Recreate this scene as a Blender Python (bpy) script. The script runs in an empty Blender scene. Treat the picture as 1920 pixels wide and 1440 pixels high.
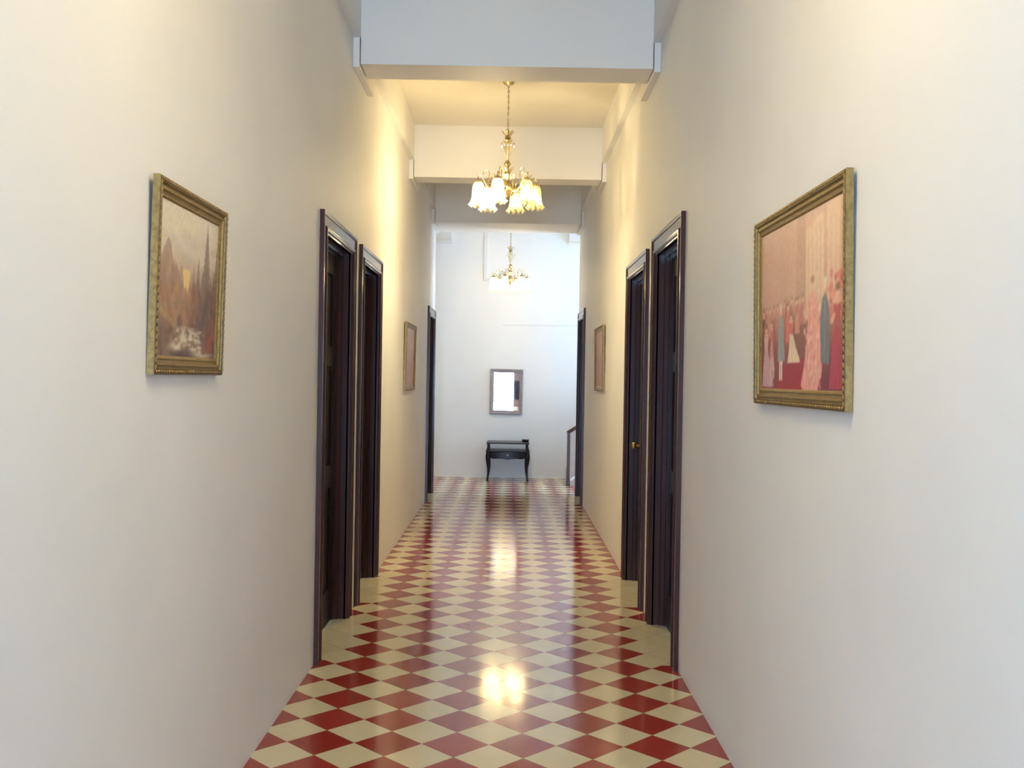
import bpy, bmesh, math, random
import numpy as np
from mathutils import Vector, Matrix

PI = math.pi
random.seed(7)
S = bpy.context.scene
COL = S.collection

# ------------------------------------------------------------------ camera, world, daylight, exposure
F_PX = 1845.0
EYE = 1.56
cam_data = bpy.data.cameras.new('camera')
cam_data.sensor_width = 36.0
cam_data.lens = F_PX / 1920 * 36.0
cam_data.clip_start = 0.05
cam = bpy.data.objects.new('camera', cam_data)
COL.objects.link(cam)
yaw = -math.atan(5.3 / F_PX)
pitch = -math.atan(10.0 / F_PX)
roll = math.radians(0.95)
cam.matrix_world = (Matrix.Translation((0, 0, EYE)) @ Matrix.Rotation(yaw, 4, 'Z')
                    @ Matrix.Rotation(PI / 2 + pitch, 4, 'X') @ Matrix.Rotation(roll, 4, 'Z'))
S.camera = cam

world = bpy.data.worlds.new('daylight_sky')
S.world = world
world.use_nodes = True
bg = world.node_tree.nodes['Background']
bg.inputs['Color'].default_value = (0.40, 0.66, 1.0, 1)
bg.inputs['Strength'].default_value = 54.0


def portal(name, loc, rot, sx, sy):
    l = bpy.data.lights.new(name, 'AREA')
    l.shape = 'RECTANGLE'
    l.size, l.size_y = sx, sy
    l.cycles.is_portal = True
    o = bpy.data.objects.new(name, l)
    o.location = loc
    o.rotation_euler = rot
    COL.objects.link(o)


BACK_Y = -4.5
ENT_X0, ENT_X1, ENT_Z = -1.0, 0.14, 2.35
portal('entrance_daylight', ((ENT_X0 + ENT_X1) / 2, BACK_Y - 0.1, ENT_Z / 2), (PI / 2, 0, 0), ENT_X1 - ENT_X0, ENT_Z)
LOB_X1 = 3.8
portal('lobby_daylight', (LOB_X1 + 0.1, 14.25, 1.375), (0, PI / 2, 0), 1.35, 1.2)

LAMP_POWER = 22.0
LAMP_COL = (1.0, 0.82, 0.46)

S.view_settings.view_transform = 'Standard'
S.view_settings.look = 'None'
S.view_settings.gamma = 1.0
S.view_settings.use_curve_mapping = False
S.view_settings.exposure = 0.3
S.cycles.use_denoising = True
S.cycles.max_bounces = 10
S.cycles.diffuse_bounces = 6
S.cycles.glossy_bounces = 5
S.cycles.transparent_max_bounces = 12
S.cycles.caustics_reflective = False
S.cycles.caustics_refractive = False
S.cycles.sample_clamp_indirect = 15.0

# ------------------------------------------------------------------ material helpers


def lin(c):
    return tuple((v / 12.92 if v <= 0.04045 else ((v + 0.055) / 1.055) ** 2.4) for v in c)


def rgb(r, g, b):
    return lin((r / 255, g / 255, b / 255)) + (1,)


class NT:
    def __init__(self, name):
        self.m = bpy.data.materials.new(name)
        self.m.use_nodes = True
        self.t = self.m.node_tree
        self.p = self.t.nodes['Principled BSDF']
        self.out = self.t.nodes['Material Output']

    def n(self, typ, **kw):
        nd = self.t.nodes.new(typ)
        for k, v in kw.items():
            setattr(nd, k, v)
        return nd

    def link(self, a, b):
        self.t.links.new(a, b)

    def put(self, sock, v):
        if isinstance(v, bpy.types.NodeSocket):
            self.link(v, sock)
        else:
            sock.default_value = v

    def math(self, op, a, b=None, c=None):
        nd = self.n('ShaderNodeMath', operation=op)
        self.put(nd.inputs[0], a)
        if b is not None:
            self.put(nd.inputs[1], b)
        if c is not None:
            self.put(nd.inputs[2], c)
        return nd.outputs[0]

    def mix(self, f, a, b, blend='MIX'):
        nd = self.n('ShaderNodeMix', data_type='RGBA', blend_type=blend)
        self.put(nd.inputs[0], f)
        self.put(nd.inputs[6], a)
        self.put(nd.inputs[7], b)
        return nd.outputs[2]

    def noise(self, scale, detail=4, rough=0.5, vec=None, dims=None):
        nd = self.n('ShaderNodeTexNoise')
        nd.inputs['Scale'].default_value = scale
        nd.inputs['Detail'].default_value = detail
        nd.inputs['Roughness'].default_value = rough
        if vec is None:
            vec = self.coord()
        self.link(vec, nd.inputs['Vector'])
        return nd.outputs['Fac']

    def coord(self, scale=None):
        g = self.n('ShaderNodeNewGeometry').outputs['Position']
        if scale:
            mp = self.n('ShaderNodeMapping')
            mp.inputs['Scale'].default_value = scale
            self.link(g, mp.inputs['Vector'])
            return mp.outputs['Vector']
        return g

    def ramp(self, f, stops):
        nd = self.n('ShaderNodeValToRGB')
        e = nd.color_ramp.elements
        e[0].position, e[0].color = stops[0]
        e[1].position, e[1].color = stops[-1]
        for p, c in stops[1:-1]:
            x = e.new(p)
            x.color = c
        self.link(f, nd.inputs[0])
        return nd.outputs[0]

    def bump(self, h, strength=0.2, dist=0.01):
        nd = self.n('ShaderNodeBump')
        nd.inputs['Strength'].default_value = strength
        nd.inputs['Distance'].default_value = dist
        self.link(h, nd.inputs['Height'])
        self.link(nd.outputs[0], self.p.inputs['Normal'])

    def set(self, **kw):
        for k, v in kw.items():
            self.put(self.p.inputs[k.replace('_', ' ')], v)


def wall_mat(name, base, var=0.03):
    t = NT(name)
    n1 = t.noise(1.2, 3)
    n2 = t.noise(6.0, 4, vec=t.coord((1, 1, 0.15)))
    b = base[:3]
    lo = tuple(v * (1 - var) for v in b) + (1,)
    hi = tuple(min(1, v * (1 + var)) for v in b) + (1,)
    c1 = t.ramp(n1, [(0.3, lo), (0.7, hi)])
    c2 = t.mix(t.math('MULTIPLY', n2, 0.10), c1, tuple(v * 0.86 for v in b) + (1,))
    t.set(Base_Color=c2, Roughness=0.62, Specular_IOR_Level=0.25)
    t.bump(t.noise(60, 5, 0.6), 0.12, 0.004)
    return t.m


MAT = {}
MAT['wall'] = wall_mat('painted_plaster_wall', (0.77, 0.765, 0.75, 1))
MAT['beam'] = wall_mat('painted_beam', (0.76, 0.735, 0.69, 1))
MAT['ceiling'] = wall_mat('painted_ceiling', (0.76, 0.73, 0.67, 1))
MAT['farwall'] = wall_mat('white_painted_wall', (0.80, 0.79, 0.775, 1), 0.02)

TILE = 0.2865
TX0, TY0 = -0.92, 4.753
DOOR_SPANS = [(5.29, 6.43, -1), (6.67, 7.745, -1), (12.27, 13.33, -1), (5.287, 6.40, 1), (6.66, 7.795, 1), (12.2, 13.28, 1)]


def floor_mat():
    t = NT('red_and_cream_diamond_tiles')
    sep = t.n('ShaderNodeSeparateXYZ')
    t.link(t.coord(), sep.inputs[0])
    X, Y = sep.outputs[0], sep.outputs[1]
    u = t.math('DIVIDE', t.math('SUBTRACT', X, TX0), TILE)
    v = t.math('DIVIDE', t.math('SUBTRACT', Y, TY0), TILE)
    pu = t.math('PINGPONG', t.math('ADD', u, 100.0), 0.5)
    pv = t.math('PINGPONG', t.math('ADD', v, 100.5), 0.5)
    s = t.math('ADD', pu, pv)
    white = t.math('LESS_THAN', s, 0.5)
    grout = t.math('LESS_THAN', t.math('ABSOLUTE', t.math('SUBTRACT', s, 0.5)), 0.0085)
    # tile ids for a slight tone change from tile to tile
    p = t.math('FLOOR', t.math('ADD', t.math('ADD', u, v), 0.0))
    q = t.math('FLOOR', t.math('SUBTRACT', u, v))
    comb = t.n('ShaderNodeCombineXYZ')
    t.link(p, comb.inputs[0])
    t.link(q, comb.inputs[1])
    wn = t.n('ShaderNodeTexWhiteNoise', noise_dimensions='3D')
    t.link(comb.outputs[0], wn.inputs['Vector'])
    var = wn.outputs['Value']
    n = t.noise(14, 5, 0.6)
    red = t.mix(var, rgb(146, 48, 38), rgb(162, 62, 50))
    red = t.mix(t.math('MULTIPLY', n, 0.35), red, rgb(122, 36, 32))
    cream = t.mix(var, rgb(208, 194, 158), rgb(218, 205, 172))
    cream = t.mix(t.math('MULTIPLY', n, 0.4), cream, rgb(190, 174, 134))
    # plain cream tiles fill the door thresholds
    thr = None
    for a, b, sd in DOOR_SPANS:
        zz = t.math('MULTIPLY', t.math('GREATER_THAN', Y, a + 0.10), t.math('LESS_THAN', Y, b - 0.08))
        xx = t.math('LESS_THAN', X, TX0) if sd < 0 else t.math('GREATER_THAN', X, TX0 + 6 * TILE)
        mk = t.math('MULTIPLY', zz, xx)
        thr = mk if thr is None else t.math('MAXIMUM', thr, mk)
    outer = t.math('GREATER_THAN', t.math('ABSOLUTE', t.math('ADD', X, 0.05)), 1.02)
    inl = t.math('LESS_THAN', Y, 13.4)
    isw = t.math('MAXIMUM', white, thr)
    isw = t.math('MAXIMUM', isw, t.math('MULTIPLY', outer, inl))
    c = t.mix(isw, red, cream)
    c = t.mix(t.math('MULTIPLY', grout, 0.45), c, rgb(110, 84, 62))
    rough = t.math('ADD', 0.07, t.math('MULTIPLY', t.noise(5, 3), 0.09))
    t.set(Base_Color=c, Roughness=rough, Specular_IOR_Level=0.55)
    bh = t.math('ADD', t.math('MULTIPLY', grout, -0.4), t.math('MULTIPLY', t.noise(3.0, 2), 1.0))
    t.bump(bh, 0.06, 0.004)
    return t.m


MAT['floor'] = floor_mat()


def varnish(name, dark, light, rough=0.22, spec=0.35):
    t = NT(name)
    g = t.noise(9, 6, 0.6, vec=t.coord((6, 6, 0.5)))
    c = t.ramp(g, [(0.3, dark), (0.75, light)])
    t.set(Base_Color=c, Roughness=t.math('ADD', rough, t.math('MULTIPLY', t.noise(25, 3), 0.03)), Specular_IOR_Level=spec)
    return t.m


MAT['casing'] = varnish('dark_varnished_wood', rgb(64, 38, 35), rgb(70, 42, 38), 0.20, 0.4)
MAT['added_board'] = varnish('brown_added_board_wood', rgb(112, 82, 72), rgb(124, 92, 80), 0.5, 0.15)
MAT['leaf'] = varnish('dark_door_wood', rgb(36, 23, 24), rgb(40, 26, 27), 0.42, 0.15)
MAT['table'] = varnish('near_black_table_wood', rgb(28, 18, 20), rgb(36, 24, 25), 0.3, 0.2)


def metal(name, col, rough, dark=None, scale=40):
    t = NT(name)
    if dark:
        c = t.ramp(t.noise(scale, 4, 0.6), [(0.35, dark), (0.65, col)])
    else:
        c = col
    t.set(Base_Color=c, Metallic=1.0, Roughness=rough)
    return t.m


MAT['brass'] = metal('pale_polished_brass', rgb(208, 192, 154), 0.38, rgb(158, 136, 98))
MAT['knob'] = metal('polished_brass_knob', rgb(230, 190, 110), 0.18)
MAT['mirror'] = metal('mirror_glass', (0.92, 0.94, 0.94, 1), 0.012)


def gilt(name, hi, lo, scale=70, met=0.45):
    t = NT(name)
    n = t.noise(scale, 5, 0.65)
    c = t.ramp(n, [(0.32, lo), (0.62, hi)])
    t.set(Base_Color=c, Metallic=met, Roughness=0.42)
    t.bump(n, 0.25, 0.003)
    return t.m


MAT['gilt'] = gilt('worn_gilt_wood', rgb(152, 124, 72), rgb(122, 96, 52))
MAT['gilt_dark'] = gilt('dark_gilt_carving', rgb(96, 72, 42), rgb(58, 40, 24))
MAT['gilt_side'] = gilt('gold_painted_edge', rgb(186, 150, 84), rgb(160, 126, 66), 30, 0.2)
MAT['silver_frame'] = gilt('tarnished_silver_wood', rgb(172, 162, 162), rgb(138, 126, 128), 50, 0.1)
MAT['silver_carving'] = gilt('tarnished_silver_carving', rgb(190, 180, 178), rgb(120, 108, 108), 80, 0.1)


def plain(name, c, rough=0.5, var=0.06, scale=20, **kw):
    t = NT(name)
    lo = tuple(v * (1 - var) for v in c[:3]) + (1,)
    hi = tuple(v * (1 + var) for v in c[:3]) + (1,)
    t.set(Base_Color=t.ramp(t.noise(scale, 4), [(0.3, lo), (0.7, hi)]), Roughness=rough, **kw)
    return t.m


MAT['pvc'] = plain('white_conduit_plastic', (0.72, 0.71, 0.70, 1), 0.4, 0.02)
MAT['panel'] = plain('beige_stair_panel', rgb(178, 160, 148), 0.5)
MAT['step'] = plain('worn_stair_stone', rgb(170, 150, 140), 0.5)
MAT['black'] = plain('black_glazed_ceramic', rgb(22, 20, 22), 0.2)
MAT['backing'] = plain('brown_backing_board', rgb(110, 84, 58), 0.8)
MAT['wire'] = plain('grey_wire', rgb(120, 110, 100), 0.6)


def glass_shade():
    t = NT('frosted_ruffled_glass')
    tr = t.n('ShaderNodeBsdfTransparent')
    tr.inputs[0].default_value = (1, 0.95, 0.84, 1)
    tl = t.n('ShaderNodeBsdfTranslucent')
    tl.inputs[0].default_value = (0.74, 0.63, 0.38, 1)
    gl = t.n('ShaderNodeBsdfGlossy')
    gl.inputs['Roughness'].default_value = 0.2
    m1 = t.n('ShaderNodeMixShader')
    w = t.math('ADD', 0.30, t.math('MULTIPLY', t.noise(60, 3), 0.4))
    t.put(m1.inputs[0], w)
    t.link(tr.outputs[0], m1.inputs[1])
    t.link(tl.outputs[0], m1.inputs[2])
    m2 = t.n('ShaderNodeMixShader')
    m2.inputs[0].default_value = 0.08
    t.link(m1.outputs[0], m2.inputs[1])
    t.link(gl.outputs[0], m2.inputs[2])
    t.link(m2.outputs[0], t.out.inputs[0])
    return t.m


MAT['shade'] = glass_shade()


def crystal():
    t = NT('clear_cut_crystal')
    tr = t.n('ShaderNodeBsdfTransparent')
    tr.inputs[0].default_value = (0.97, 0.93, 0.82, 1)
    df = t.n('ShaderNodeBsdfTranslucent')
    df.inputs[0].default_value = (0.9, 0.82, 0.62, 1)
    gl = t.n('ShaderNodeBsdfGlossy')
    gl.inputs['Roughness'].default_value = 0.05
    m1 = t.n('ShaderNodeMixShader')
    t.put(m1.inputs[0], t.math('ADD', 0.25, t.math('MULTIPLY', t.noise(80, 2), 0.3)))
    t.link(tr.outputs[0], m1.inputs[1])
    t.link(df.outputs[0], m1.inputs[2])
    m2 = t.n('ShaderNodeMixShader')
    m2.inputs[0].default_value = 0.15
    t.link(m1.outputs[0], m2.inputs[1])
    t.link(gl.outputs[0], m2.inputs[2])
    t.link(m2.outputs[0], t.out.inputs[0])
    return t.m


MAT['crystal'] = crystal()


def bulb_mat(name, strength):
    t = NT(name)
    t.set(Emission_Color=(1.0, 0.80, 0.48, 1), Emission_Strength=strength, Base_Color=(0.9, 0.85, 0.75, 1))
    t.m.cycles.emission_sampling = 'NONE'
    return t.m


MAT['bulb'] = bulb_mat('glowing_bulb', 40.0)
MAT['dim_bulb'] = bulb_mat('dim_old_bulb', 2.5)


def canvas_mat():
    t = NT('painted_canvas')
    a = t.n('ShaderNodeAttribute', attribute_name='paint')
    t.set(Base_Color=a.outputs['Color'], Roughness=0.45, Specular_IOR_Level=0.3)
    t.bump(t.noise(220, 3), 0.1, 0.001)
    return t.m


MAT['canvas'] = canvas_mat()

# ------------------------------------------------------------------ mesh helpers


class MB:
    def __init__(self):
        self.bm = bmesh.new()

    def box(self, x0, x1, y0, y1, z0, z1):
        v = [self.bm.verts.new(p) for p in ((x0, y0, z0), (x1, y0, z0), (x1, y1, z0), (x0, y1, z0),
                                            (x0, y0, z1), (x1, y0, z1), (x1, y1, z1), (x0, y1, z1))]
        for f in ((3, 2, 1, 0), (4, 5, 6, 7), (0, 1, 5, 4), (1, 2, 6, 5), (2, 3, 7, 6), (3, 0, 4, 7)):
            self.bm.faces.new([v[i] for i in f])
        return v

    def lathe(self, prof, n=20, c=(0, 0, 0), axis='Z', sx=1.0, sy=1.0, wav=None, cap=True):
        rings = []
        for k, (r, z) in enumerate(prof):
            ring = []
            for i in range(n):
                a = 2 * PI * i / n
                rr = r
                zz = z
                if wav:
                    rr, zz = wav(a, r, z, k)
                p = (rr * math.cos(a) * sx, rr * math.sin(a) * sy, zz)
                if axis == 'X':
                    p = (p[2], p[0], p[1])
                elif axis == 'Y':
                    p = (p[0], p[2], p[1])
                ring.append(self.bm.verts.new((p[0] + c[0], p[1] + c[1], p[2] + c[2])))
            rings.append(ring)
        for a, b in zip(rings, rings[1:]):
            for i in range(n):
                j = (i + 1) % n
                self.bm.faces.new((a[i], a[j], b[j], b[i]))
        if cap:
            self.bm.faces.new(rings[0][::-1])
            self.bm.faces.new(rings[-1])
        return self

    def tube(self, pts, rad, n=8, flat=1.0, ref=None):
        pts = [Vector(p) for p in pts]
        if not hasattr(rad, '__len__'):
            rad = [rad] * len(pts)
        rings = []
        for i, p in enumerate(pts):
            d = (pts[min(i + 1, len(pts) - 1)] - pts[max(i - 1, 0)]).normalized()
            up = Vector(ref) if ref else (Vector((0, 0, 1)) if abs(d.z) < 0.9 else Vector((1, 0, 0)))
            s = d.cross(up).normalized()
            w = s.cross(d).normalized()
            rings.append([self.bm.verts.new(p + rad[i] * (s * math.cos(2 * PI * k / n) + w * flat * math.sin(2 * PI * k / n))) for k in range(n)])
        for a, b in zip(rings, rings[1:]):
            for k in range(n):
                j = (k + 1) % n
                self.bm.faces.new((a[k], a[j], b[j], b[k]))
        self.bm.faces.new(rings[0][::-1])
        self.bm.faces.new(rings[-1])
        return self

    def ellipsoid(self, c, r, n=8, m=5):
        prof = []
        for i in range(m + 1):
            a = -PI / 2 + PI * i / m
            prof.append((max(0.02, math.cos(a)), math.sin(a)))
        rings = []
        for rr, z in prof:
            rings.append([self.bm.verts.new((c[0] + r[0] * rr * math.cos(2 * PI * k / n), c[1] + r[1] * rr * math.sin(2 * PI * k / n), c[2] + r[2] * z)) for k in range(n)])
        for a, b in zip(rings, rings[1:]):
            for k in range(n):
                j = (k + 1) % n
                self.bm.faces.new((a[k], a[j], b[j], b[k]))
        self.bm.faces.new(rings[0][::-1])
        self.bm.faces.new(rings[-1])

    def ring_frame(self, w, h, prof, closed=True):
        """mitred moulding in the local plane (u right, v up, d out of the wall); prof = [(inset, d)]"""
        loops = []
        for ins, d in prof:
            if closed:
                loops.append([(-w / 2 + ins, -h / 2 + ins, d), (w / 2 - ins, -h / 2 + ins, d), (w / 2 - ins, h / 2 - ins, d), (-w / 2 + ins, h / 2 - ins, d)])
            else:
                loops.append([(-w / 2 + ins, 0, d), (-w / 2 + ins, h - ins, d), (w / 2 - ins, h - ins, d), (w / 2 - ins, 0, d)])
        vl = [[self.bm.verts.new(p) for p in l] for l in loops]
        k = 4
        for a, b in zip(vl, vl[1:]):
            for i in range(k if closed else k - 1):
                j = (i + 1) % k
                self.bm.faces.new((a[i], a[j], b[j], b[i]))
        if not closed:
            self.bm.faces.new([v[0] for v in vl])
            self.bm.faces.new([v[3] for v in vl][::-1])

    def build(self, name, mat, parent=None, smooth=False, bevel=0, matrix=None, weld=False):
        if matrix is not None:
            self.bm.transform(matrix)
        if weld:
            bmesh.ops.remove_doubles(self.bm, verts=self.bm.verts, dist=1e-5)
        bmesh.ops.recalc_face_normals(self.bm, faces=self.bm.faces)
        me = bpy.data.meshes.new(name)
        self.bm.to_mesh(me)
        self.bm.free()
        if mat:
            me.materials.append(mat)
        o = bpy.data.objects.new(name, me)
        COL.objects.link(o)
        if parent:
            o.parent = parent
        if smooth:
            for p in me.polygons:
                p.use_smooth = True
            me.set_sharp_from_angle(angle=math.radians(40))
        if bevel:
            b = o.modifiers.new('bevel', 'BEVEL')
            b.width = bevel
            b.segments = 2
            b.limit_method = 'ANGLE'
        return o


def empty(name, loc=(0, 0, 0), rot=(0, 0, 0)):
    o = bpy.data.objects.new(name, None)
    o.empty_display_size = 0.1
    o.location = loc
    o.rotation_euler = rot
    COL.objects.link(o)
    return o


def tag(o, label, cat, group=None):
    o['label'] = label
    o['category'] = cat
    if group:
        o['group'] = group
    return o


def struct(o):
    o['kind'] = 'structure'
    return o


def copy_tree(o, parent=None):
    c = o.copy()
    COL.objects.link(c)
    if parent:
        c.parent = parent
    for ch in list(o.children):
        copy_tree(ch, c)
    return c


# ------------------------------------------------------------------ the room shell
XL, XR = -1.03, 0.935            # corridor wall faces
END_Y = 13.43                    # corridor opens into the stair lobby
FAR_Y = 15.51
CEIL = 4.065
LEDGE_Z, LEDGE = 3.72, 0.05
BEAM_Z = 3.55
WT = 0.25
DOOR_TOP = 2.455
CW = 0.115                       # casing width
CP = 0.026                       # casing projection
LOB_X0 = -2.6

m = MB()
m.box(LOB_X0 - 0.2, LOB_X1 + 0.2, BACK_Y - 1.2, FAR_Y + 0.2, -0.1, 0.0)
struct(m.build('floor', MAT['floor']))
m = MB()
m.box(LOB_X0 - 0.2, LOB_X1 + 0.2, BACK_Y - 0.2, FAR_Y + 0.2, CEIL, CEIL + 0.15)
struct(m.build('ceiling', MAT['ceiling']))


def corridor_wall(name, side):
    face = XL if side < 0 else XR
    m = MB()

    def seg(y0, y1, z0, z1, inset=0.0):
        a, b = face - side * inset, face + side * WT
        m.box(min(a, b), max(a, b), y0, y1, z0, z1)
    spans = sorted((a, b) for a, b, s in DOOR_SPANS if s == side)
    y = BACK_Y
    for a, b in spans:
        seg(y, a + CW - 0.03, 0, LEDGE_Z)
        seg(a + CW - 0.03, b - CW + 0.03, DOOR_TOP - CW + 0.03, LEDGE_Z)
        y = b - CW + 0.03
    seg(y, END_Y, 0, LEDGE_Z)
    seg(BACK_Y, END_Y, LEDGE_Z, CEIL, LEDGE)
    return struct(m.build(name, MAT['wall']))


corridor_wall('wall_left', -1)
corridor_wall('wall_right', 1)

# back wall with the open entrance behind the camera
m = MB()
m.box(XL - WT, ENT_X0, BACK_Y - 0.2, BACK_Y, 0, CEIL)
m.box(ENT_X1, XR + WT, BACK_Y - 0.2, BACK_Y, 0, CEIL)
m.box(ENT_X0, ENT_X1, BACK_Y - 0.2, BACK_Y, ENT_Z, CEIL)
struct(m.build('wall_back', MAT['wall']))
# brown board added so this over-bright wall strip reads brown in the far mirror
m = MB()
m.box(ENT_X1 + 0.01, XR - 0.02, BACK_Y + 0.002, BACK_Y + 0.045, 0.005, ENT_Z + 0.1)
bd = struct(m.build('door_7', MAT['added_board'], bevel=0.004))
m = MB()
m.box(ENT_X1 + 0.03, 0.36, BACK_Y + 0.046, BACK_Y + 0.06, 0.25, 0.92)
m.build('added_dark_board', MAT['leaf'], bd, bevel=0.004)  # added dark piece, stands for the dark shape low in the mirror's view

# stair lobby
m = MB()
m.box(LOB_X0, LOB_X1, FAR_Y, FAR_Y + 0.2, 0, CEIL)
struct(m.build('wall_far', MAT['farwall']))
m = MB()
m.box(LOB_X0 - 0.2, LOB_X0, END_Y - 0.2, FAR_Y + 0.2, 0, CEIL)
struct(m.build('wall_lobby_left', MAT['farwall']))
m = MB()
m.box(LOB_X0, XL - WT, END_Y - 0.2, END_Y, 0, CEIL)
m.box(XR + WT, LOB_X1, END_Y - 0.2, END_Y, 0, CEIL)
struct(m.build('wall_lobby_front', MAT['farwall']))
WY0, WY1, WZ0, WZ1 = 13.65, 14.85, 0.7, 2.05
m = MB()
m.box(LOB_X1, LOB_X1 + 0.2, END_Y - 0.2, WY0, 0, CEIL)
m.box(LOB_X1, LOB_X1 + 0.2, WY1, FAR_Y + 0.2, 0, CEIL)
m.box(LOB_X1, LOB_X1 + 0.2, WY0, WY1, 0, WZ0)
m.box(LOB_X1, LOB_X1 + 0.2, WY0, WY1, WZ1, CEIL)
struct(m.build('wall_lobby_right', MAT['farwall']))
m = MB()
for y in (WY0, (WY0 + WY1) / 2 - 0.03, WY1 - 0.06):
    m.box(LOB_X1 + 0.06, LOB_X1 + 0.12, y, y + 0.06, WZ0, WZ1)
for z in (WZ0, WZ1 - 0.06):
    m.box(LOB_X1 + 0.06, LOB_X1 + 0.12, WY0, WY1, z, z + 0.06)
struct(m.build('window_1', MAT['pvc']))

# beams across the corridor
for i, (y0, y1) in enumerate(((6.285, 6.60), (9.79, 10.09), (12.62, END_Y))):
    m = MB()
    m.box(XL + LEDGE, XR - LEDGE, y0, y1, BEAM_Z, CEIL)
    struct(m.build('ceiling_beam', MAT['beam']))
# plaster ledges that drop below the beam ends
n = 0
for side in (-1, 1):
    face = XL if side < 0 else XR
    for y0, y1 in ((6.285, 6.95), (9.79, 10.40), (12.62, END_Y)):
        n += 1
        m = MB()
        a, b = face, face - side * (LEDGE - 0.007)
        m.box(min(a, b), max(a, b), y0, y1, BEAM_Z - 0.02, LEDGE_Z)
        struct(m.build('trim_%d' % n, MAT['beam'], bevel=0.004))
# blocks high on the far wall
for x0, x1 in ((LOB_X0, -0.935), (0.90, LOB_X1)):
    n += 1
    m = MB()
    m.box(x0, x1, FAR_Y - 0.12, FAR_Y, 3.70, CEIL)
    m.box(x0, x1 + (0.01 if x0 < -1 else 0), FAR_Y - 0.14, FAR_Y, 3.675, 3.70)
    struct(m.build('trim_%d' % n, MAT['beam'], bevel=0.004))

# ------------------------------------------------------------------ doors


def plane_matrix(side, y, z, x):
    """local (u right, v up, d out of wall) -> world on the left (-1) or right (+1) wall"""
    if side < 0:
        M3 = Matrix(((0, 0, 1), (1, 0, 0), (0, 1, 0)))
    else:
        M3 = Matrix(((0, 0, -1), (-1, 0, 0), (0, 1, 0)))
    return Matrix.Translation((x, y, z)) @ M3.to_4x4()


CASING = [(0, -0.01), (0, 0.0245), (0.0015, CP), (0.016, CP), (0.0195, 0.0245), (0.0215, 0.0215), (0.0225, 0.018), (0.076, 0.016),
          (0.0785, 0.0205), (0.082, 0.0245), (0.0865, 0.0270), (0.092, 0.0280), (0.0975, 0.0270), (0.102, 0.0245), (0.1055, 0.0205), (0.1075, 0.0155), (CW, 0.012), (CW, -0.01)]


def door(idx, y0, y1, side, knob_u, top=DOOR_TOP):
    face = XL if side < 0 else XR
    w = y1 - y0
    Mx = plane_matrix(side, (y0 + y1) / 2, 0, face)
    m = MB()
    m.ring_frame(w, top, CASING, closed=False)
    root = struct(m.build('door_%d' % idx, MAT['casing'], matrix=Mx, smooth=True))
    # jamb lining with a stop bead
    m = MB()
    iw, ih = w - 2 * CW, top - CW
    m.ring_frame(iw + 0.06, ih + 0.03, [(0, 0.0), (0.030, 0.0), (0.030, -0.045), (0.045, -0.048), (0.045, -0.075), (0.060, -0.078), (0.060, -0.16), (0, -0.16)], closed=False)
    m.build('jamb', MAT['casing'], root, matrix=Mx)
    # panelled leaf
    m = MB()
    lw, lh, d = iw - 0.04, ih - 0.03, -0.085
    m.box(-lw / 2, lw / 2, 0.006, lh, d - 0.04, d - 0.012)
    st = 0.11
    m.box(-lw / 2, -lw / 2 + st, 0.006, lh, d - 0.012, d)
    m.box(lw / 2 - st, lw / 2, 0.006, lh, d - 0.012, d)
    for a, b in ((0.006, 0.22), (0.86, 1.0), (1.62, 1.74), (lh - 0.12, lh)):
        m.box(-lw / 2 + st, lw / 2 - st, a, b, d - 0.012, d)
    m.build('door_leaf', MAT['leaf'], root, matrix=Mx)
    m = MB()
    ku = (lw / 2 - 0.06) * knob_u
    m.lathe([(0.026, 0.0), (0.026, 0.006), (0.011, 0.010), (0.010, 0.030), (0.024, 0.036), (0.030, 0.048), (0.026, 0.060), (0.008, 0.065)], 16, (ku, 1.06, d))
    m.build('door_knob', MAT['knob'], root, matrix=Mx, smooth=True)


for i, (a, b, s) in enumerate(DOOR_SPANS):
    # the knob of the farther right-hand door sits at its far edge; the others are on the near side
    far_u = 1 if s < 0 else -1
    door(i + 1, a, b, s, far_u if i == 4 else -far_u, 2.477 if i == 3 else DOOR_TOP)

# ------------------------------------------------------------------ framed pictures


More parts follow.
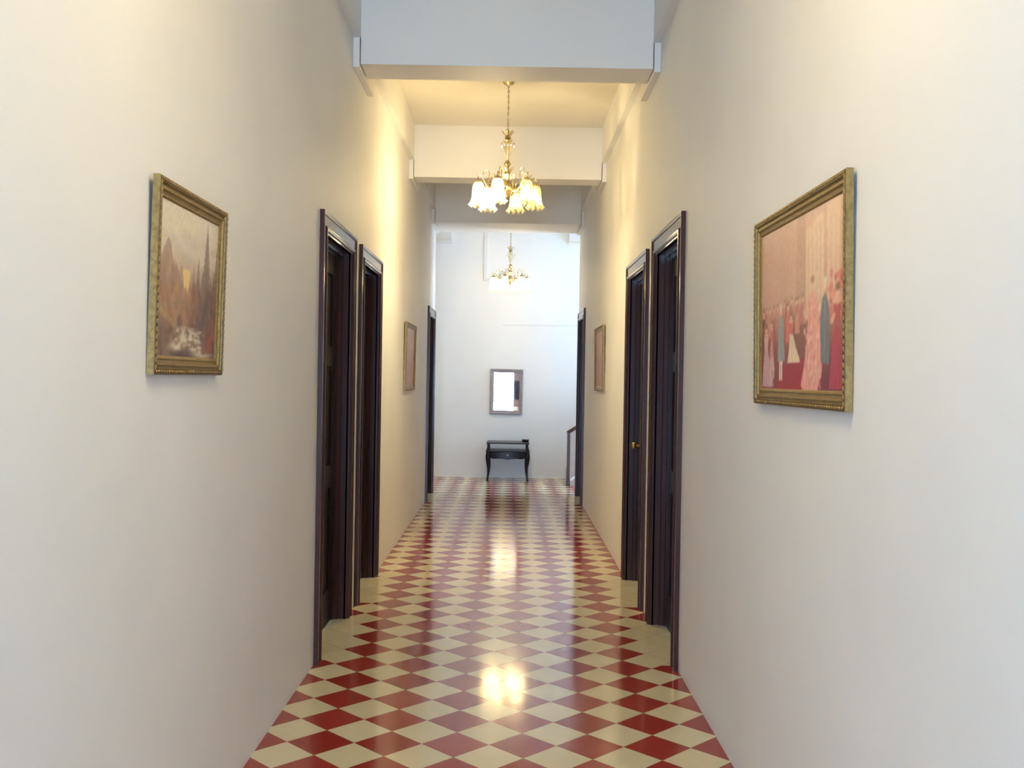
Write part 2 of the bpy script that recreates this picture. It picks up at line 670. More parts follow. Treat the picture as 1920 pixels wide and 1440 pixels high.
class Paint:
    def __init__(self, w, h, seed):
        self.w, self.h = w, h
        self.a = np.zeros((h, w, 3))
        self.v, self.u = np.mgrid[0:h, 0:w]
        self.u = self.u / (w - 1)
        self.v = self.v / (h - 1)
        self.r = np.random.RandomState(seed)

    def noise(self, nx, ny):
        g = self.r.rand(ny + 2, nx + 2)
        x = self.u * nx
        y = self.v * ny
        xi, yi = x.astype(int), y.astype(int)
        fx, fy = x - xi, y - yi
        fx = fx * fx * (3 - 2 * fx)
        fy = fy * fy * (3 - 2 * fy)
        return (g[yi, xi] * (1 - fx) + g[yi, xi + 1] * fx) * (1 - fy) + (g[yi + 1, xi] * (1 - fx) + g[yi + 1, xi + 1] * fx) * fy

    def fill(self, mask, c):
        mk = np.clip(mask, 0, 1)[..., None]
        self.a = self.a * (1 - mk) + np.array(c)[None, None] / 255.0 * mk

    def grad(self, stops):
        vs = [s[0] for s in stops]
        for k in range(3):
            self.a[..., k] = np.interp(self.v, vs, [s[1][k] / 255 for s in stops])

    def ell(self, cu, cv, ru, rv, soft=0.25):
        d = np.sqrt(((self.u - cu) / ru) ** 2 + ((self.v - cv) / rv) ** 2)
        return np.clip((1 + soft - d) / (2 * soft), 0, 1)

    def poly(self, pts):
        ins = np.zeros((self.h, self.w), bool)
        n = len(pts)
        for i in range(n):
            (x0, y0), (x1, y1) = pts[i], pts[(i + 1) % n]
            if y0 == y1:
                continue
            c = ((y0 > self.v) != (y1 > self.v)) & (self.u < (x1 - x0) * (self.v - y0) / (y1 - y0) + x0)
            ins ^= c
        return ins.astype(float)

    def blur(self, n=1):
        for _ in range(n):
            q = np.pad(self.a, ((1, 1), (1, 1), (0, 0)), mode='edge')
            self.a = (q[1:-1, 1:-1] * 2 + q[:-2, 1:-1] + q[2:, 1:-1] + q[1:-1, :-2] + q[1:-1, 2:]) / 6

    def mottle(self, amp, nx, ny):
        self.a *= (1 + amp * (self.noise(nx, ny) - 0.5))[..., None]

    def dab(self, n, u0, u1, v0, v1, cols, ru, rv, al=0.6):
        for _ in range(n):
            c = cols[self.r.randint(len(cols))]
            self.fill(al * self.ell(self.r.uniform(u0, u1), self.r.uniform(v0, v1), ru * self.r.uniform(.5, 1.4), rv * self.r.uniform(.5, 1.4)), c)


def landscape():
    p = Paint(170, 136, 3)
    p.grad([(0, (92, 66, 66)), (0.25, (112, 80, 68)), (0.45, (150, 106, 82)), (0.6, (182, 156, 134)), (0.75, (196, 182, 164)), (1, (208, 196, 178))])
    for a in ((0.35, 0.88, 0.25, 0.10, (216, 206, 160)), (0.15, 0.96, 0.2, 0.07, (206, 196, 184)), (0.68, 0.78, 0.2, 0.06, (170, 156, 150)), (0.5, 0.98, 0.3, 0.06, (190, 178, 160)), (0.55, 0.70, 0.2, 0.05, (188, 168, 152))):
        p.fill(0.55 * p.ell(a[0], a[1], a[2], a[3], 0.9), a[4])
    p.dab(40, 0, 1, 0.62, 1.0, [(214, 202, 172), (180, 166, 156), (200, 184, 168), (220, 208, 176)], 0.10, 0.04, 0.25)
    # ridge on the left, a gap with sunset glow
    p.fill(0.85 * p.poly([(0, 0.2), (0, 0.66), (0.04, 0.64), (0.09, 0.72), (0.13, 0.765), (0.17, 0.74), (0.20, 0.66), (0.24, 0.60), (0.29, 0.585), (0.34, 0.53), (0.38, 0.47), (0.45, 0.3), (0.45, 0.2)]), (150, 116, 104))
    p.dab(46, 0.02, 0.36, 0.3, 0.60, [(164, 124, 98), (138, 100, 90), (176, 136, 100), (150, 110, 90)], 0.03, 0.07, 0.45)
    p.fill(0.9 * p.poly([(0.37, 0.60), (0.50, 0.60), (0.49, 0.50), (0.46, 0.45), (0.40, 0.45)]), (226, 192, 112))
    p.fill(0.6 * p.ell(0.44, 0.43, 0.05, 0.035, 0.5), (222, 178, 146))
    # conifers
    for cu, top, w in ((0.56, 0.60, 0.06), (0.64, 0.68, 0.08), (0.93, 0.62, 0.08), (0.88, 0.58, 0.09), (0.79, 0.90, 0.13), (0.72, 0.60, 0.09), (1.0, 0.86, 0.12)):
        for k in range(13):
            t0 = 0.22 + (top - 0.22) * k / 13
            ww = w * (1.2 - k / 11.8)
            sh = p.r.randint(-8, 9)
            p.fill(0.6 * p.poly([(cu - ww, t0), (cu + ww, t0 - 0.01), (cu + ww * 0.2, t0 + (top - 0.22) * 0.16), (cu - ww * 0.2, t0 + (top - 0.22) * 0.16)]), (100 + sh + k * 2, 74 + sh + k * 2, 68 + sh + k * 2))
    p.dab(110, 0.0, 0.6, 0.22, 0.46, [(160, 100, 66), (178, 122, 74), (130, 82, 66), (148, 112, 76), (166, 96, 72)], 0.03, 0.035, 0.45)
    p.dab(90, 0.52, 1.0, 0.05, 0.46, [(112, 66, 56), (90, 64, 66), (134, 82, 62), (80, 58, 62), (146, 92, 66)], 0.03, 0.05, 0.45)
    p.dab(60, 0.0, 0.35, 0.0, 0.25, [(84, 58, 66), (104, 74, 68), (156, 124, 80), (120, 86, 74)], 0.04, 0.04, 0.45)
    p.fill(0.6 * p.poly([(0.02, 0.34), (0.25, 0.24), (0.38, 0.18), (0.34, 0.15), (0.15, 0.24), (0.0, 0.29)]), (172, 140, 86))
    # white water between boulders
    for a in ((0.48, 0.175, 0.17, 0.03), (0.38, 0.125, 0.14, 0.035), (0.58, 0.13, 0.14, 0.026), (0.30, 0.075, 0.10, 0.028), (0.62, 0.07, 0.10, 0.024), (0.74, 0.03, 0.18, 0.018)):
        p.fill(0.8 * p.ell(*a, 0.6), (214, 202, 170))
    p.dab(30, 0.25, 0.8, 0.02, 0.2, [(112, 82, 74), (92, 72, 78), (146, 102, 72), (120, 84, 70)], 0.035, 0.018, 0.7)
    p.dab(30, 0.28, 0.72, 0.05, 0.21, [(224, 212, 182)], 0.03, 0.008, 0.6)
    p.fill(0.8 * p.ell(0.42, 0.02, 0.18, 0.025, 0.5), (72, 56, 62))
    p.dab(14, 0.85, 1.0, 0.04, 0.2, [(164, 74, 60)], 0.03, 0.03, 0.45)
    p.blur(1)
    grey = p.a.mean(axis=2, keepdims=True)
    p.a = (p.a * 0.82 + grey * 0.18) ** 0.86
    p.mottle(0.06, 60, 48)
    return p


def figure(p, cu, v0, v1, wid, dress, top, skin=(226, 180, 156), hair=(128, 84, 68), flare=1.0, lean=0.0):
    hgt = v1 - v0
    hr = hgt * 0.062
    asp = 0.66
    x1 = cu + lean
    p.fill(p.poly([(cu - wid * flare, v0), (cu + wid * flare, v0), (cu + wid * 0.62 + lean * .5, v0 + hgt * 0.34), (x1 + wid * 0.3, v0 + hgt * 0.60), (x1 - wid * 0.3, v0 + hgt * 0.60), (cu - wid * 0.7 + lean * .5, v0 + hgt * 0.34)]), dress)
    for k in range(4):
        x = cu + wid * flare * (k - 1.5) * 0.5
        p.fill(0.30 * p.poly([(x, v0), (x + wid * 0.16, v0), (x1 + (k - 1.5) * wid * .12, v0 + hgt * .55)]), tuple(c * 0.78 for c in dress))
        p.fill(0.25 * p.poly([(x + wid * .2, v0), (x + wid * 0.34, v0), (x1 + (k - 1.3) * wid * .12, v0 + hgt * .55)]), tuple(min(255, c * 1.15) for c in dress))
    p.fill(p.poly([(x1 - wid * 0.28, v0 + hgt * 0.57), (x1 + wid * 0.28, v0 + hgt * 0.57), (x1 + wid * 0.48, v0 + hgt * 0.80), (x1 - wid * 0.48, v0 + hgt * 0.80)]), top)
    p.fill(0.8 * p.ell(x1, v0 + hgt * 0.82, wid * 0.42, hgt * 0.03, 0.4), skin)
    p.fill(p.ell(x1, v0 + hgt * 0.915, hr * asp, hr, 0.35), skin)
    p.fill(0.9 * p.ell(x1 + hr * 0.1, v0 + hgt * 0.955, hr * asp * 1.05, hr * 0.62, 0.4), hair)


def ballroom():
    p = Paint(210, 145, 5)
    p.grad([(0, (126, 54, 64)), (0.2, (134, 66, 68)), (0.42, (160, 110, 98)), (0.55, (188, 142, 120)), (0.8, (202, 158, 138)), (1, (204, 162, 148))])
    p.dab(50, 0.0, 0.6, 0.55, 1.0, [(208, 166, 144), (190, 146, 126), (198, 152, 132)], 0.10, 0.12, 0.3)
    # tall draped wall with pale pilasters
    p.fill(0.5 * p.poly([(0.48, 0.45), (0.50, 1.0), (0.60, 1.0), (0.60, 0.45)]), (172, 130, 108))
    p.fill(0.8 * p.poly([(0.60, 0.40), (0.60, 0.91), (0.66, 0.90), (0.72, 0.94), (0.80, 0.95), (0.80, 0.40)]), (220, 188, 156))
    p.fill(0.7 * p.poly([(0.83, 0.45), (0.83, 1.0), (0.96, 1.0), (0.96, 0.45)]), (222, 186, 156))
    for x in (0.63, 0.67, 0.72, 0.76, 0.87, 0.92):
        p.fill(0.25 * p.poly([(x, 0.42), (x, 0.92), (x + 0.012, 0.92), (x + 0.012, 0.42)]), (184, 142, 116))
        p.fill(0.25 * p.poly([(x + .016, 0.42), (x + .016, 0.92), (x + 0.026, 0.92), (x + 0.026, 0.42)]), (236, 206, 176))
    p.fill(0.6 * p.poly([(0.96, 0.4), (0.96, 1), (1, 1), (1, 0.4)]), (204, 158, 136))
    p.blur(3)
    # dim crowd behind
    p.dab(120, 0.02, 0.60, 0.34, 0.50, [(192, 126, 112), (174, 92, 90), (200, 146, 126), (150, 88, 80), (196, 106, 100)], 0.014, 0.035, 0.6)
    for x in (0.03, 0.08, 0.13, 0.19, 0.24, 0.34, 0.39, 0.43, 0.48, 0.53, 0.57):
        v = 0.50 + 0.03 * p.r.rand()
        p.fill(0.8 * p.ell(x, v, 0.012, 0.022, 0.4), (222, 172, 148))
        p.fill(0.7 * p.ell(x, v + 0.014, 0.013, 0.013, 0.4), (150, 104, 86))
    p.dab(46, 0.86, 1.0, 0.36, 0.62, [(204, 110, 102), (218, 148, 130), (164, 70, 76), (224, 132, 120)], 0.02, 0.025, 0.7)
    p.fill(0.7 * p.poly([(0.42, 0.16), (0.42, 0.36), (0.60, 0.38), (0.60, 0.14)]), (124, 80, 70))
    p.fill(0.9 * p.poly([(0.22, 0.0), (0.34, 0.15), (0.58, 0.19), (0.56, 0.0)]), (158, 40, 62))
    p.fill(0.7 * p.ell(0.9, 0.05, 0.14, 0.1, 0.5), (100, 50, 68))
    figure(p, 0.035, 0.20, 0.52, 0.035, (122, 74, 72), (104, 62, 64))
    figure(p, 0.10, 0.02, 0.42, 0.075, (194, 152, 160), (208, 160, 156), flare=1.15, lean=-0.025)
    figure(p, 0.16, 0.12, 0.44, 0.04, (200, 136, 134), (206, 106, 100))
    p.fill(0.7 * p.poly([(0.12, 0.0), (0.2, 0.08), (0.19, 0.2), (0.14, 0.2)]), (208, 176, 166))
    # man in a grey-blue coat and white stockings
    for x in (0.268, 0.292):
        p.fill(p.poly([(x, 0.06), (x + 0.017, 0.06), (x + 0.02, 0.2), (x - 0.004, 0.2)]), (224, 204, 192))
    p.fill(p.poly([(0.243, 0.18), (0.345, 0.18), (0.328, 0.30), (0.322, 0.43), (0.29, 0.455), (0.255, 0.43), (0.252, 0.30)]), (146, 148, 144))
    p.fill(0.4 * p.poly([(0.30, 0.18), (0.31, 0.18), (0.305, 0.43), (0.298, 0.43)]), (120, 120, 118))
    p.fill(p.ell(0.288, 0.485, 0.016, 0.028, 0.3), (226, 180, 156))
    p.fill(p.ell(0.291, 0.505, 0.017, 0.016, 0.3), (206, 196, 186))
    figure(p, 0.38, 0.28, 0.52, 0.03, (206, 110, 100), (208, 112, 102))
    figure(p, 0.46, 0.16, 0.46, 0.06, (220, 194, 164), (208, 104, 96), flare=1.4, lean=-0.035)
    figure(p, 0.50, 0.33, 0.54, 0.03, (200, 138, 116), (184, 112, 98))
    # the large pink gown with its train
    p.fill(p.poly([(0.545, 0.03), (0.58, 0.0), (0.73, 0.0), (0.78, 0.10), (0.79, 0.24), (0.755, 0.38), (0.735, 0.50), (0.70, 0.555), (0.66, 0.555), (0.635, 0.50), (0.63, 0.36), (0.59, 0.16)]), (224, 154, 140))
    p.dab(90, 0.59, 0.765, 0.02, 0.48, [(236, 182, 162), (208, 124, 116), (240, 196, 176), (214, 136, 126)], 0.010, 0.016, 0.6)
    for x in (0.60, 0.65, 0.70):
        p.fill(0.3 * p.poly([(x, 0.0), (x + 0.012, 0.0), (x * 0.5 + 0.345, 0.45)]), (186, 106, 100))
    p.fill(p.ell(0.683, 0.592, 0.019, 0.032, 0.35), (224, 178, 154))
    p.fill(p.ell(0.678, 0.612, 0.022, 0.022, 0.4), (172, 120, 96))
    p.fill(p.poly([(0.77, 0.16), (0.86, 0.14), (0.855, 0.36), (0.85, 0.46), (0.82, 0.52), (0.785, 0.50), (0.76, 0.38)]), (106, 108, 114))
    p.fill(0.4 * p.poly([(0.80, 0.16), (0.81, 0.16), (0.815, 0.48), (0.80, 0.48)]), (150, 150, 150))
    p.fill(p.ell(0.812, 0.562, 0.017, 0.032, 0.3), (226, 180, 154))
    p.fill(p.ell(0.815, 0.588, 0.019, 0.017, 0.3), (216, 200, 178))
    figure(p, 0.935, 0.02, 0.56, 0.075, (168, 62, 82), (164, 76, 82), flare=1.1)
    p.fill(0.7 * p.poly([(0.86, 0.36), (0.90, 0.41), (0.92, 0.40), (0.89, 0.35)]), (228, 176, 158))
    p.blur(1)
    p.a = p.a ** 0.92
    p.mottle(0.06, 70, 50)
    return p


def faded(seed, tint):
    p = Paint(70, 50, seed)
    p.grad([(0, (150, 112, 104)), (0.4, (172, 134, 120)), (1, (184, 152, 136))])
    p.dab(60, 0, 1, 0.05, 0.55, [(196, 150, 136), (152, 104, 100), (186, 126, 116), (206, 176, 156)], 0.05, 0.10, 0.5)
    p.dab(20, 0, 1, 0.6, 1, [(196, 166, 148), (176, 142, 128)], 0.12, 0.08, 0.5)
    p.fill(0.35 * np.ones((50, 70)), tint)
    p.blur(2)
    p.mottle(0.06, 20, 16)
    return p


def canvas_mesh(name, p, w, h, d, parent):
    me = bpy.data.meshes.new(name)
    vs = [((i / (p.w - 1) - 0.5) * w, (j / (p.h - 1) - 0.5) * h, d) for j in range(p.h) for i in range(p.w)]
    fs = [(j * p.w + i, j * p.w + i + 1, (j + 1) * p.w + i + 1, (j + 1) * p.w + i) for j in range(p.h - 1) for i in range(p.w - 1)]
    me.from_pydata(vs, [], fs)
    at = me.color_attributes.new('paint', 'FLOAT_COLOR', 'POINT')
    a = np.clip(p.a, 0, 1)
    li = np.where(a <= 0.04045, a / 12.92, ((a + 0.055) / 1.055) ** 2.4)
    buf = np.concatenate([li, np.ones(li.shape[:2] + (1,))], axis=2).astype(np.float32)
    at.data.foreach_set('color', buf.ravel())
    me.materials.append(MAT['canvas'])
    o = bpy.data.objects.new(name, me)
    COL.objects.link(o)
    o.parent = parent
    return o


GILT = [(0, 0.0), (0, 0.019), (0.003, 0.022), (0.016, 0.022), (0.019, 0.0145), (0.025, 0.0145), (0.027, 0.0185), (0.033, 0.0175), (0.036, 0.0105), (0.043, 0.0095), (0.045, 0.0125), (0.050, 0.0115), (0.056, 0.005), (0.056, 0.0)]


def picture(side, y0, y1, z0, z1, tilt, paint, label, mats, fw=0.056, k=1.0):
    w, h = y1 - y0, z1 - z0
    face = XL if side < 0 else XR
    root = empty('framed_picture')
    root.matrix_world = plane_matrix(side, (y0 + y1) / 2, z0, face - side * 0.001) @ Matrix.Rotation(math.radians(tilt), 4, 'X') @ Matrix.Translation((0, h / 2, 0))
    s = fw / 0.056
    m = MB()
    m.ring_frame(w, h, [(a * s, d * k) for a, d in GILT])
    m.build('frame', mats[0], root)
    # carved outer band: a run of leaf-shaped bosses
    m = MB()
    step = 0.0205 * max(1.0, s)
    for horiz in (True, False):
        L = (w if horiz else h) - 0.02
        cnt = int(L / step)
        for sg in (-1, 1):
            for i in range(cnt):
                t = -L / 2 + (i + 0.5) * L / cnt
                off = (h if horiz else w) / 2 * sg - sg * 0.0095 * s
                r1, r2 = 0.0085 * s, 0.0052 * s
                if horiz:
                    m.ellipsoid((t, off, 0.0225 * k), (r1, r2, 0.004), 6, 4)
                else:
                    m.ellipsoid((off, t, 0.0225 * k), (r2, r1, 0.004), 6, 4)
    m.build('leaf_ornament', mats[0], root, smooth=True)
    m = MB()
    m.ring_frame(w, h, [(0.0025 * s, 0.0205 * k), (0.0025 * s, 0.0228 * k), (0.0165 * s, 0.0228 * k), (0.0165 * s, 0.0205 * k)])
    m.build('carved_border', mats[1], root)
    m = MB()
    m.box(-w / 2 + 0.05 * s, w / 2 - 0.05 * s, -h / 2 + 0.05 * s, h / 2 - 0.05 * s, 0.0, 0.003)
    m.build('backing_board', MAT['backing'], root)
    canvas_mesh('canvas', paint, w - 0.100 * s, h - 0.100 * s, 0.0065 * k, root)
    return tag(root, label, 'picture', 'framed pictures on the corridor walls')


GM = (MAT['gilt'], MAT['gilt_dark'])
picture(-1, 2.79, 3.457, 1.555, 2.125, 1.2, landscape(), 'gilt framed mountain landscape with conifers and waterfall on the left wall', GM, 0.058)
picture(1, 2.668, 3.665, 1.484, 2.148, 0.8, ballroom(), 'large gilt framed painting of a crowd in gowns on the right wall', GM, 0.058)
picture(-1, 9.56, 10.50, 1.425, 2.10, 0.8, faded(11, (176, 140, 134)), 'faded pinkish framed picture farther along the left wall beyond the doors', GM, 0.05)
picture(1, 9.62, 10.53, 1.445, 2.105, 0.8, faded(12, (178, 136, 128)), 'faded pinkish framed picture farther along the right wall beyond the doors', GM, 0.05)

# ------------------------------------------------------------------ chandeliers


def make_chandelier(chain_top, powers):
    """origin at the level of the shade rims; chain_top = height of the ceiling above it"""
    root = empty('chandelier')
    BR, CR = MAT['brass'], MAT['crystal']
    m = MB()
    m.lathe([(0.050, chain_top), (0.052, chain_top - 0.008), (0.040, chain_top - 0.022), (0.015, chain_top - 0.034), (0.006, chain_top - 0.040)], 20)
    m.build('canopy', BR, root, smooth=True)
    # chain of alternating links, with the flex woven through it
    top, bot = chain_top - 0.035, 0.655
    m = MB()
    L = 0.030
    cnt = int((top - bot) / (L * 0.74))
    for i in range(cnt + 1):
        zc = bot + (top - bot) * (i + 0.2) / (cnt + 0.4)
        pts = []
        for k in range(9):
            a = 2 * PI * k / 8
            x, z = 0.007 * math.cos(a), L / 2 * math.sin(a)
            pts.append((x, 0, zc + z) if i % 2 == 0 else (0, x, zc + z))
        m.tube(pts, 0.0022, 5)
    m.tube([(0.004 * math.sin(i * 1.3), 0.004 * math.cos(i * 1.3), bot + (top - bot) * i / 24) for i in range(25)], 0.0025, 5)
    m.build('chain', BR, root, smooth=True)
    # turned centre column
    m = MB()
    m.lathe([(0.004, 0.66), (0.010, 0.655), (0.016, 0.645), (0.008, 0.632), (0.012, 0.61), (0.030, 0.585), (0.012, 0.575), (0.010, 0.55)], 16)
    m.lathe([(0.010, 0.40), (0.022, 0.385), (0.030, 0.365), (0.016, 0.345), (0.012, 0.32), (0.026, 0.30), (0.034, 0.28), (0.020, 0.255), (0.014, 0.235), (0.030, 0.21),
             (0.045, 0.19), (0.048, 0.17), (0.030, 0.14), (0.014, 0.125), (0.018, 0.11), (0.004, 0.09)], 18)
    m.build('column', BR, root, smooth=True)
    m = MB()
    m.lathe([(0.010, 0.555), (0.026, 0.54), (0.034, 0.50), (0.026, 0.455), (0.014, 0.42), (0.012, 0.395)], 14)
    m.build('crystal_column', CR, root, smooth=True)
    # leaf crowns
    for z0, r, ht, nn in ((0.585, 0.060, 0.060, 6), (0.545, 0.045, 0.022, 6), (0.285, 0.06, 0.05, 6)):
        m = MB()
        for i in range(nn):
            a = 2 * PI * i / nn + 0.3
            c, s = math.cos(a), math.sin(a)
            prof = [(0.2, 0), (0.45, 0.45), (0.72, 0.85), (0.95, 1.0), (1.05, 0.85)]
            m.tube([(r * p * c, r * p * s, z0 + ht * q) for p, q in prof], [0.004, 0.009, 0.010, 0.006, 0.002], 6, 0.25)
        m.build('leaf_crown', BR, root, smooth=True)
    # hanging drops, each on its own
    for i in range(12):
        a = 2 * PI * i / 12
        for r, z in ((0.055, 0.53), (0.058, 0.27)):
            c, s = r * math.cos(a), r * math.sin(a)
            m = MB()
            m.lathe([(0.001, z + 0.02), (0.004, z + 0.012), (0.0075, z - 0.008), (0.004, z - 0.02), (0.001, z - 0.025)], 6, (c, s, 0))
            m.build('crystal_drop', CR, root)
    NA = 6
    ang0 = math.radians(12)
    R = 0.245
    for i in range(NA):
        a = ang0 + 2 * PI * i / NA
        c, s = math.cos(a), math.sin(a)
        m = MB()
        path = [(0.035, 0.175), (0.075, 0.135), (0.12, 0.125), (0.165, 0.16), (0.20, 0.225), (0.228, 0.262), (R, 0.255), (R + 0.008, 0.235), (R, 0.218)]
        m.tube([(r * c, r * s, z) for r, z in path], [0.008, 0.0075, 0.007, 0.0065, 0.006, 0.006, 0.006, 0.006, 0.007], 8)
        # scroll curl above the arm
        cur = []
        for k in range(13):
            t = k / 12
            b = PI * (1.0 - 1.6 * t)
            rad = 0.030 * (1 - 0.45 * t)
            cur.append((0.185 + rad * math.cos(b), 0.285 + rad * math.sin(b)))
        m.tube([(0.165 * c, 0.165 * s, 0.17)] + [(r * c, r * s, z) for r, z in cur], 0.0042, 6)
        arm = m.build('arm', BR, root, smooth=True)
        m = MB()
        m.lathe([(0.008, 0.225), (0.028, 0.215), (0.034, 0.200), (0.030, 0.190), (0.012, 0.188)], 14, (R * c, R * s, 0))
        m.build('shade_cap', BR, arm, smooth=True)
        # ruffled tulip shade, mouth downwards

        def wav(th, r, z, k):
            am = [0, 0.0, 0.01, 0.02, 0.04, 0.07, 0.12, 0.18][k]
            return r * (1 + am * math.cos(8 * th)), z + am * 0.07 * math.cos(8 * th)
        m = MB()
        m.lathe([(0.022, 0.205), (0.036, 0.196), (0.046, 0.170), (0.050, 0.135), (0.050, 0.095), (0.053, 0.055), (0.062, 0.022), (0.074, 0.004)], 48, (R * c, R * s, 0), wav=wav, cap=False)
        sh = m.build('lamp_shade', MAT['shade'], root, smooth=True)
        m = MB()
        m.lathe([(0.010, 0.195), (0.013, 0.190), (0.013, 0.165), (0.022, 0.140), (0.028, 0.110), (0.024, 0.085), (0.010, 0.070), (0.002, 0.067)], 12, (R * c, R * s, 0))
        m.build('bulb', MAT['bulb'] if powers[i] > 5 else MAT['dim_bulb'], sh, smooth=True)
        if powers[i] > 0:
            l = bpy.data.lights.new('bulb_light', 'POINT')
            l.energy = powers[i]
            l.color = LAMP_COL
            l.shadow_soft_size = 0.03
            lo = bpy.data.objects.new('bulb_light', l)
            lo.location = (R * c, R * s, 0.075)
            lo.parent = root
            COL.objects.link(lo)
    return root


G = 'chandeliers along the corridor'
P = LAMP_POWER
ch = make_chandelier(CEIL - 3.0, [P * .12, P * .12, P * 1.8, P * 3.6, P * 1.8, P * .15])
ch.location = (-0.045, 8.31, 3.0)
tag(ch, 'brass chandelier with ruffled glass shades hanging between the two ceiling beams', 'chandelier', G)
ch = make_chandelier(CEIL - 2.82, [P * .55] * 6)
ch.location = (-0.01, 14.25, 2.82)
tag(ch, 'glowing chandelier in the far white lobby, above the wall mirror', 'chandelier', G)
ch = make_chandelier(CEIL - 3.3, [P * 0.62] * 6)
ch.location = (-0.05, 2.37, 3.3)
tag(ch, 'chandelier hanging nearest, overhead above the top edge of the picture', 'chandelier', G)

# ------------------------------------------------------------------ far wall: mirror, table, conduits
root = empty('wall_mirror')
root.matrix_world = Matrix.Translation((-0.043, FAR_Y - 0.001, 1.0)) @ Matrix(((1, 0, 0), (0, 0, -1), (0, 1, 0))).to_4x4() @ Matrix.Rotation(math.radians(-0.6), 4, 'Z') @ Matrix.Rotation(math.radians(0.8), 4, 'X') @ Matrix.Translation((0, 0.355, 0))
mw, mh = 0.515, 0.71
m = MB()
m.ring_frame(mw, mh, [(0, 0), (0, 0.028), (0.006, 0.034), (0.020, 0.034), (0.026, 0.026), (0.040, 0.022), (0.046, 0.026), (0.052, 0.018), (0.058, 0.012), (0.058, 0.0)])
m.build('frame', MAT['silver_frame'], root)
m = MB()
for i in range(16):
    for sg in (-1, 1):
        m.ellipsoid((-mw / 2 + (i + 0.5) * mw / 16, sg * (mh / 2 - 0.013), 0.034), (0.013, 0.009, 0.006), 6, 4)
for i in range(22):
    for sg in (-1, 1):
        m.ellipsoid((sg * (mw / 2 - 0.013), -mh / 2 + (i + 0.5) * mh / 22, 0.034), (0.009, 0.013, 0.006), 6, 4)
m.build('carved_border', MAT['silver_carving'], root, smooth=True)
m = MB()
m.box(-mw / 2 + 0.05, mw / 2 - 0.05, -mh / 2 + 0.05, mh / 2 - 0.05, 0.002, 0.010)
m.build('mirror_glass', MAT['mirror'], root)
tag(root, 'rectangular wall mirror in a silvery carved frame above the dark side table', 'mirror')

TX, TYF, TYB = -0.005, 14.90, 15.44
tb = empty('side_table', (TX, (TYF + TYB) / 2, 0))
tag(tb, 'small near-black two-tier side table on cabriole legs against the far wall', 'table')
TM = MAT['table']
hw, hd = 0.325, (TYB - TYF) / 2
m = MB()
m.box(-hw, hw, -hd, hd, 0.567, 0.588)
m.build('tabletop', TM, tb, bevel=0.006)
m = MB()
# bowed drawer case with a shaped apron
N = 24
prev = None
for i in range(N + 1):
    t = i / N * 2 - 1
    x = t * (hw - 0.004)
    yb = -hd + 0.02 - 0.03 * (1 - t * t)
    zb = 0.352 - 0.022 * (1 - t * t) + 0.012 * abs(math.sin(t * PI * 1.5))
    cur = [m.bm.verts.new(p) for p in ((x, yb, zb), (x, yb, 0.448), (x, hd - 0.02, 0.448), (x, hd - 0.02, zb))]
    if prev:
        for k in range(4):
            j = (k + 1) % 4
            m.bm.faces.new((prev[k], prev[j], cur[j], cur[k]))
    else:
        m.bm.faces.new(cur)
    prev = cur
m.bm.faces.new(prev[::-1])
m.build('drawer_case', TM, tb)
m = MB()
m.box(-hw - 0.008, hw + 0.008, -hd - 0.02, hd - 0.01, 0.448, 0.461)
m.build('lower_shelf', TM, tb, bevel=0.005)
m = MB()
prev = None
for i in range(13):
    t = i / 12 * 2 - 1
    x = t * (hw - 0.07)
    y = -hd + 0.02 - 0.03 * (1 - (x / hw) ** 2) - 0.008
    cur = [m.bm.verts.new(p) for p in ((x, y, 0.372), (x, y, 0.438), (x, y + 0.02, 0.438), (x, y + 0.02, 0.372))]
    if prev:
        for k in range(4):
            j = (k + 1) % 4
            m.bm.faces.new((prev[k], prev[j], cur[j], cur[k]))
    else:
        m.bm.faces.new(cur)
    prev = cur
m.bm.faces.new(prev[::-1])
dr = m.build('drawer', TM, tb)
m = MB()
m.lathe([(0.006, 0.0), (0.006, 0.012), (0.014, 0.018), (0.014, 0.026), (0.004, 0.031)], 10, (0, 0, 0))
m.build('drawer_knob', MAT['brass'], dr, smooth=True, matrix=Matrix.Translation((0, -hd - 0.018, 0.405)) @ Matrix.Rotation(PI / 2, 4, 'X'))
for sx in (-1, 1):
    for sy in (-1, 1):
        # lower cabriole leg
        m = MB()
        pts, rad = [], []
        for z, o, r in ((0.44, 0.0, 0.034), (0.38, 0.004, 0.039), (0.34, 0.005, 0.037), (0.28, 0.001, 0.030), (0.20, -0.006, 0.023), (0.12, -0.004, 0.019), (0.05, 0.004, 0.014), (0.02, 0.011, 0.015), (0.0, 0.016, 0.012)):
            pts.append((sx * (hw - 0.03 + o), sy * (hd - 0.035 + o * (0.6 if sy < 0 else 0.3)), z))
            rad.append(r)
        m.tube(pts, rad, 10)
        m.build('leg', TM, tb, smooth=True)
        # short scrolled post up to the top
        m = MB()
        pts, rad = [], []
        for z, o, r in ((0.455, 0.0, 0.026), (0.48, 0.0, 0.024), (0.51, -0.004, 0.019), (0.54, -0.005, 0.018), (0.57, -0.003, 0.020)):
            pts.append((sx * (hw - 0.025 + o), sy * (hd - 0.035), z))
            rad.append(r)
        m.tube(pts, rad, 10)
        m.build('post', TM, tb, smooth=True)

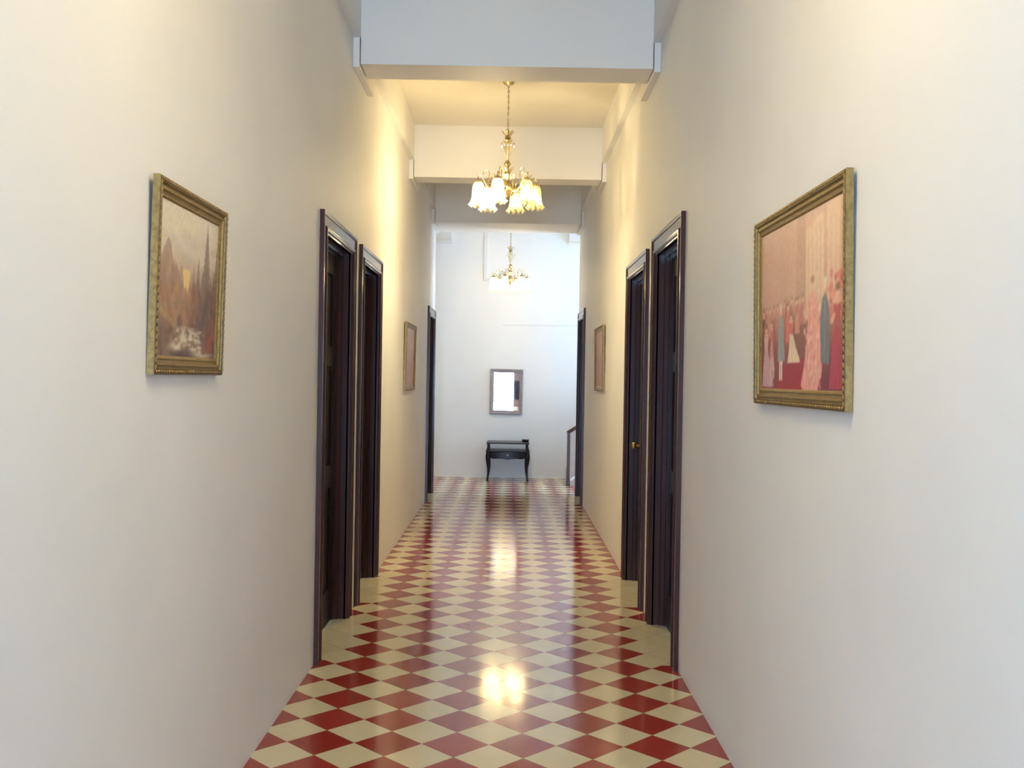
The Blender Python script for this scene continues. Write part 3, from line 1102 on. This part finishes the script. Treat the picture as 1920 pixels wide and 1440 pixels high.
ad = empty('ashtray', (0.265, 15.12, 0.588))
m = MB()
m.lathe([(0.030, 0.0), (0.048, 0.004), (0.054, 0.022), (0.055, 0.036), (0.050, 0.037), (0.044, 0.020), (0.030, 0.012)], 20)
m.build('bowl', MAT['black'], ad, smooth=True)
for a in (0.3, 2.4, 4.5):
    m = MB()
    m.box(-0.006 + 0.049 * math.cos(a), 0.006 + 0.049 * math.cos(a), -0.006 + 0.049 * math.sin(a), 0.006 + 0.049 * math.sin(a), 0.036, 0.044)
    m.build('rim_rest', MAT['black'], ad, bevel=0.002)
tag(ad, 'small round black dish on the right end of the side table', 'dish')

# conduits on the far wall
m = MB()
m.box(-0.43, -0.37, FAR_Y - 0.016, FAR_Y, 3.13, CEIL)
m.box(-0.43, -0.30, FAR_Y - 0.016, FAR_Y, 3.09, 3.13)
tag(m.build('wall_conduit', MAT['pvc'], bevel=0.003), 'vertical white cable conduit high on the far wall left of the glowing chandelier', 'conduit')
m = MB()
m.box(-0.12, LOB_X1, FAR_Y - 0.012, FAR_Y, 2.40, 2.418)
tag(m.build('cable_cover', MAT['pvc'], bevel=0.002), 'thin horizontal white cable cover across the far wall to the right', 'conduit')

# ------------------------------------------------------------------ staircase at the right of the lobby
st = empty('staircase', (0.89, 14.48, 0))
tag(st, 'staircase with dark newel post and handrail behind the far right doorway', 'stairs')
m = MB()
m.box(-0.022, 0.022, -0.022, 0.022, 0, 0.80)
m.box(-0.028, 0.028, -0.028, 0.028, 0.0, 0.10)
m.build('newel_post', MAT['casing'], st, bevel=0.004)
run, rise = 0.27, 0.178
nst = 8
m = MB()
for i in range(nst):
    m.box(0.03 + i * run, 0.03 + nst * run, 0.03, FAR_Y - 14.48 - 0.01, i * rise, (i + 1) * rise)
m.build('steps', MAT['step'], st)
sl = rise / run
x1 = nst * run
m = MB()
m.bm.faces.new([m.bm.verts.new(p) for p in ((0.022, -0.012, 0.0), (x1, -0.012, 0.0), (x1, -0.012, 0.76 + sl * x1), (0.022, -0.012, 0.76))])
r = bmesh.ops.extrude_face_region(m.bm, geom=list(m.bm.faces))
for v in [g for g in r['geom'] if isinstance(g, bmesh.types.BMVert)]:
    v.co.y += 0.024
m.build('balustrade_panel', MAT['panel'], st)
m = MB()
m.tube([(-0.02, 0, 0.775), (x1, 0, 0.775 + sl * (x1 + 0.02))], 0.026, 10)
m.build('handrail', MAT['casing'], st)
m = MB()
m.bm.faces.new([m.bm.verts.new(p) for p in ((0.022, -0.022, 0.06), (x1, -0.022, 0.06 + sl * x1), (x1, -0.022, 0.10 + sl * x1), (0.022, -0.022, 0.10))])
r = bmesh.ops.extrude_face_region(m.bm, geom=list(m.bm.faces))
for v in [g for g in r['geom'] if isinstance(g, bmesh.types.BMVert)]:
    v.co.y += 0.01
m.build('stair_string', MAT['pvc'], st)
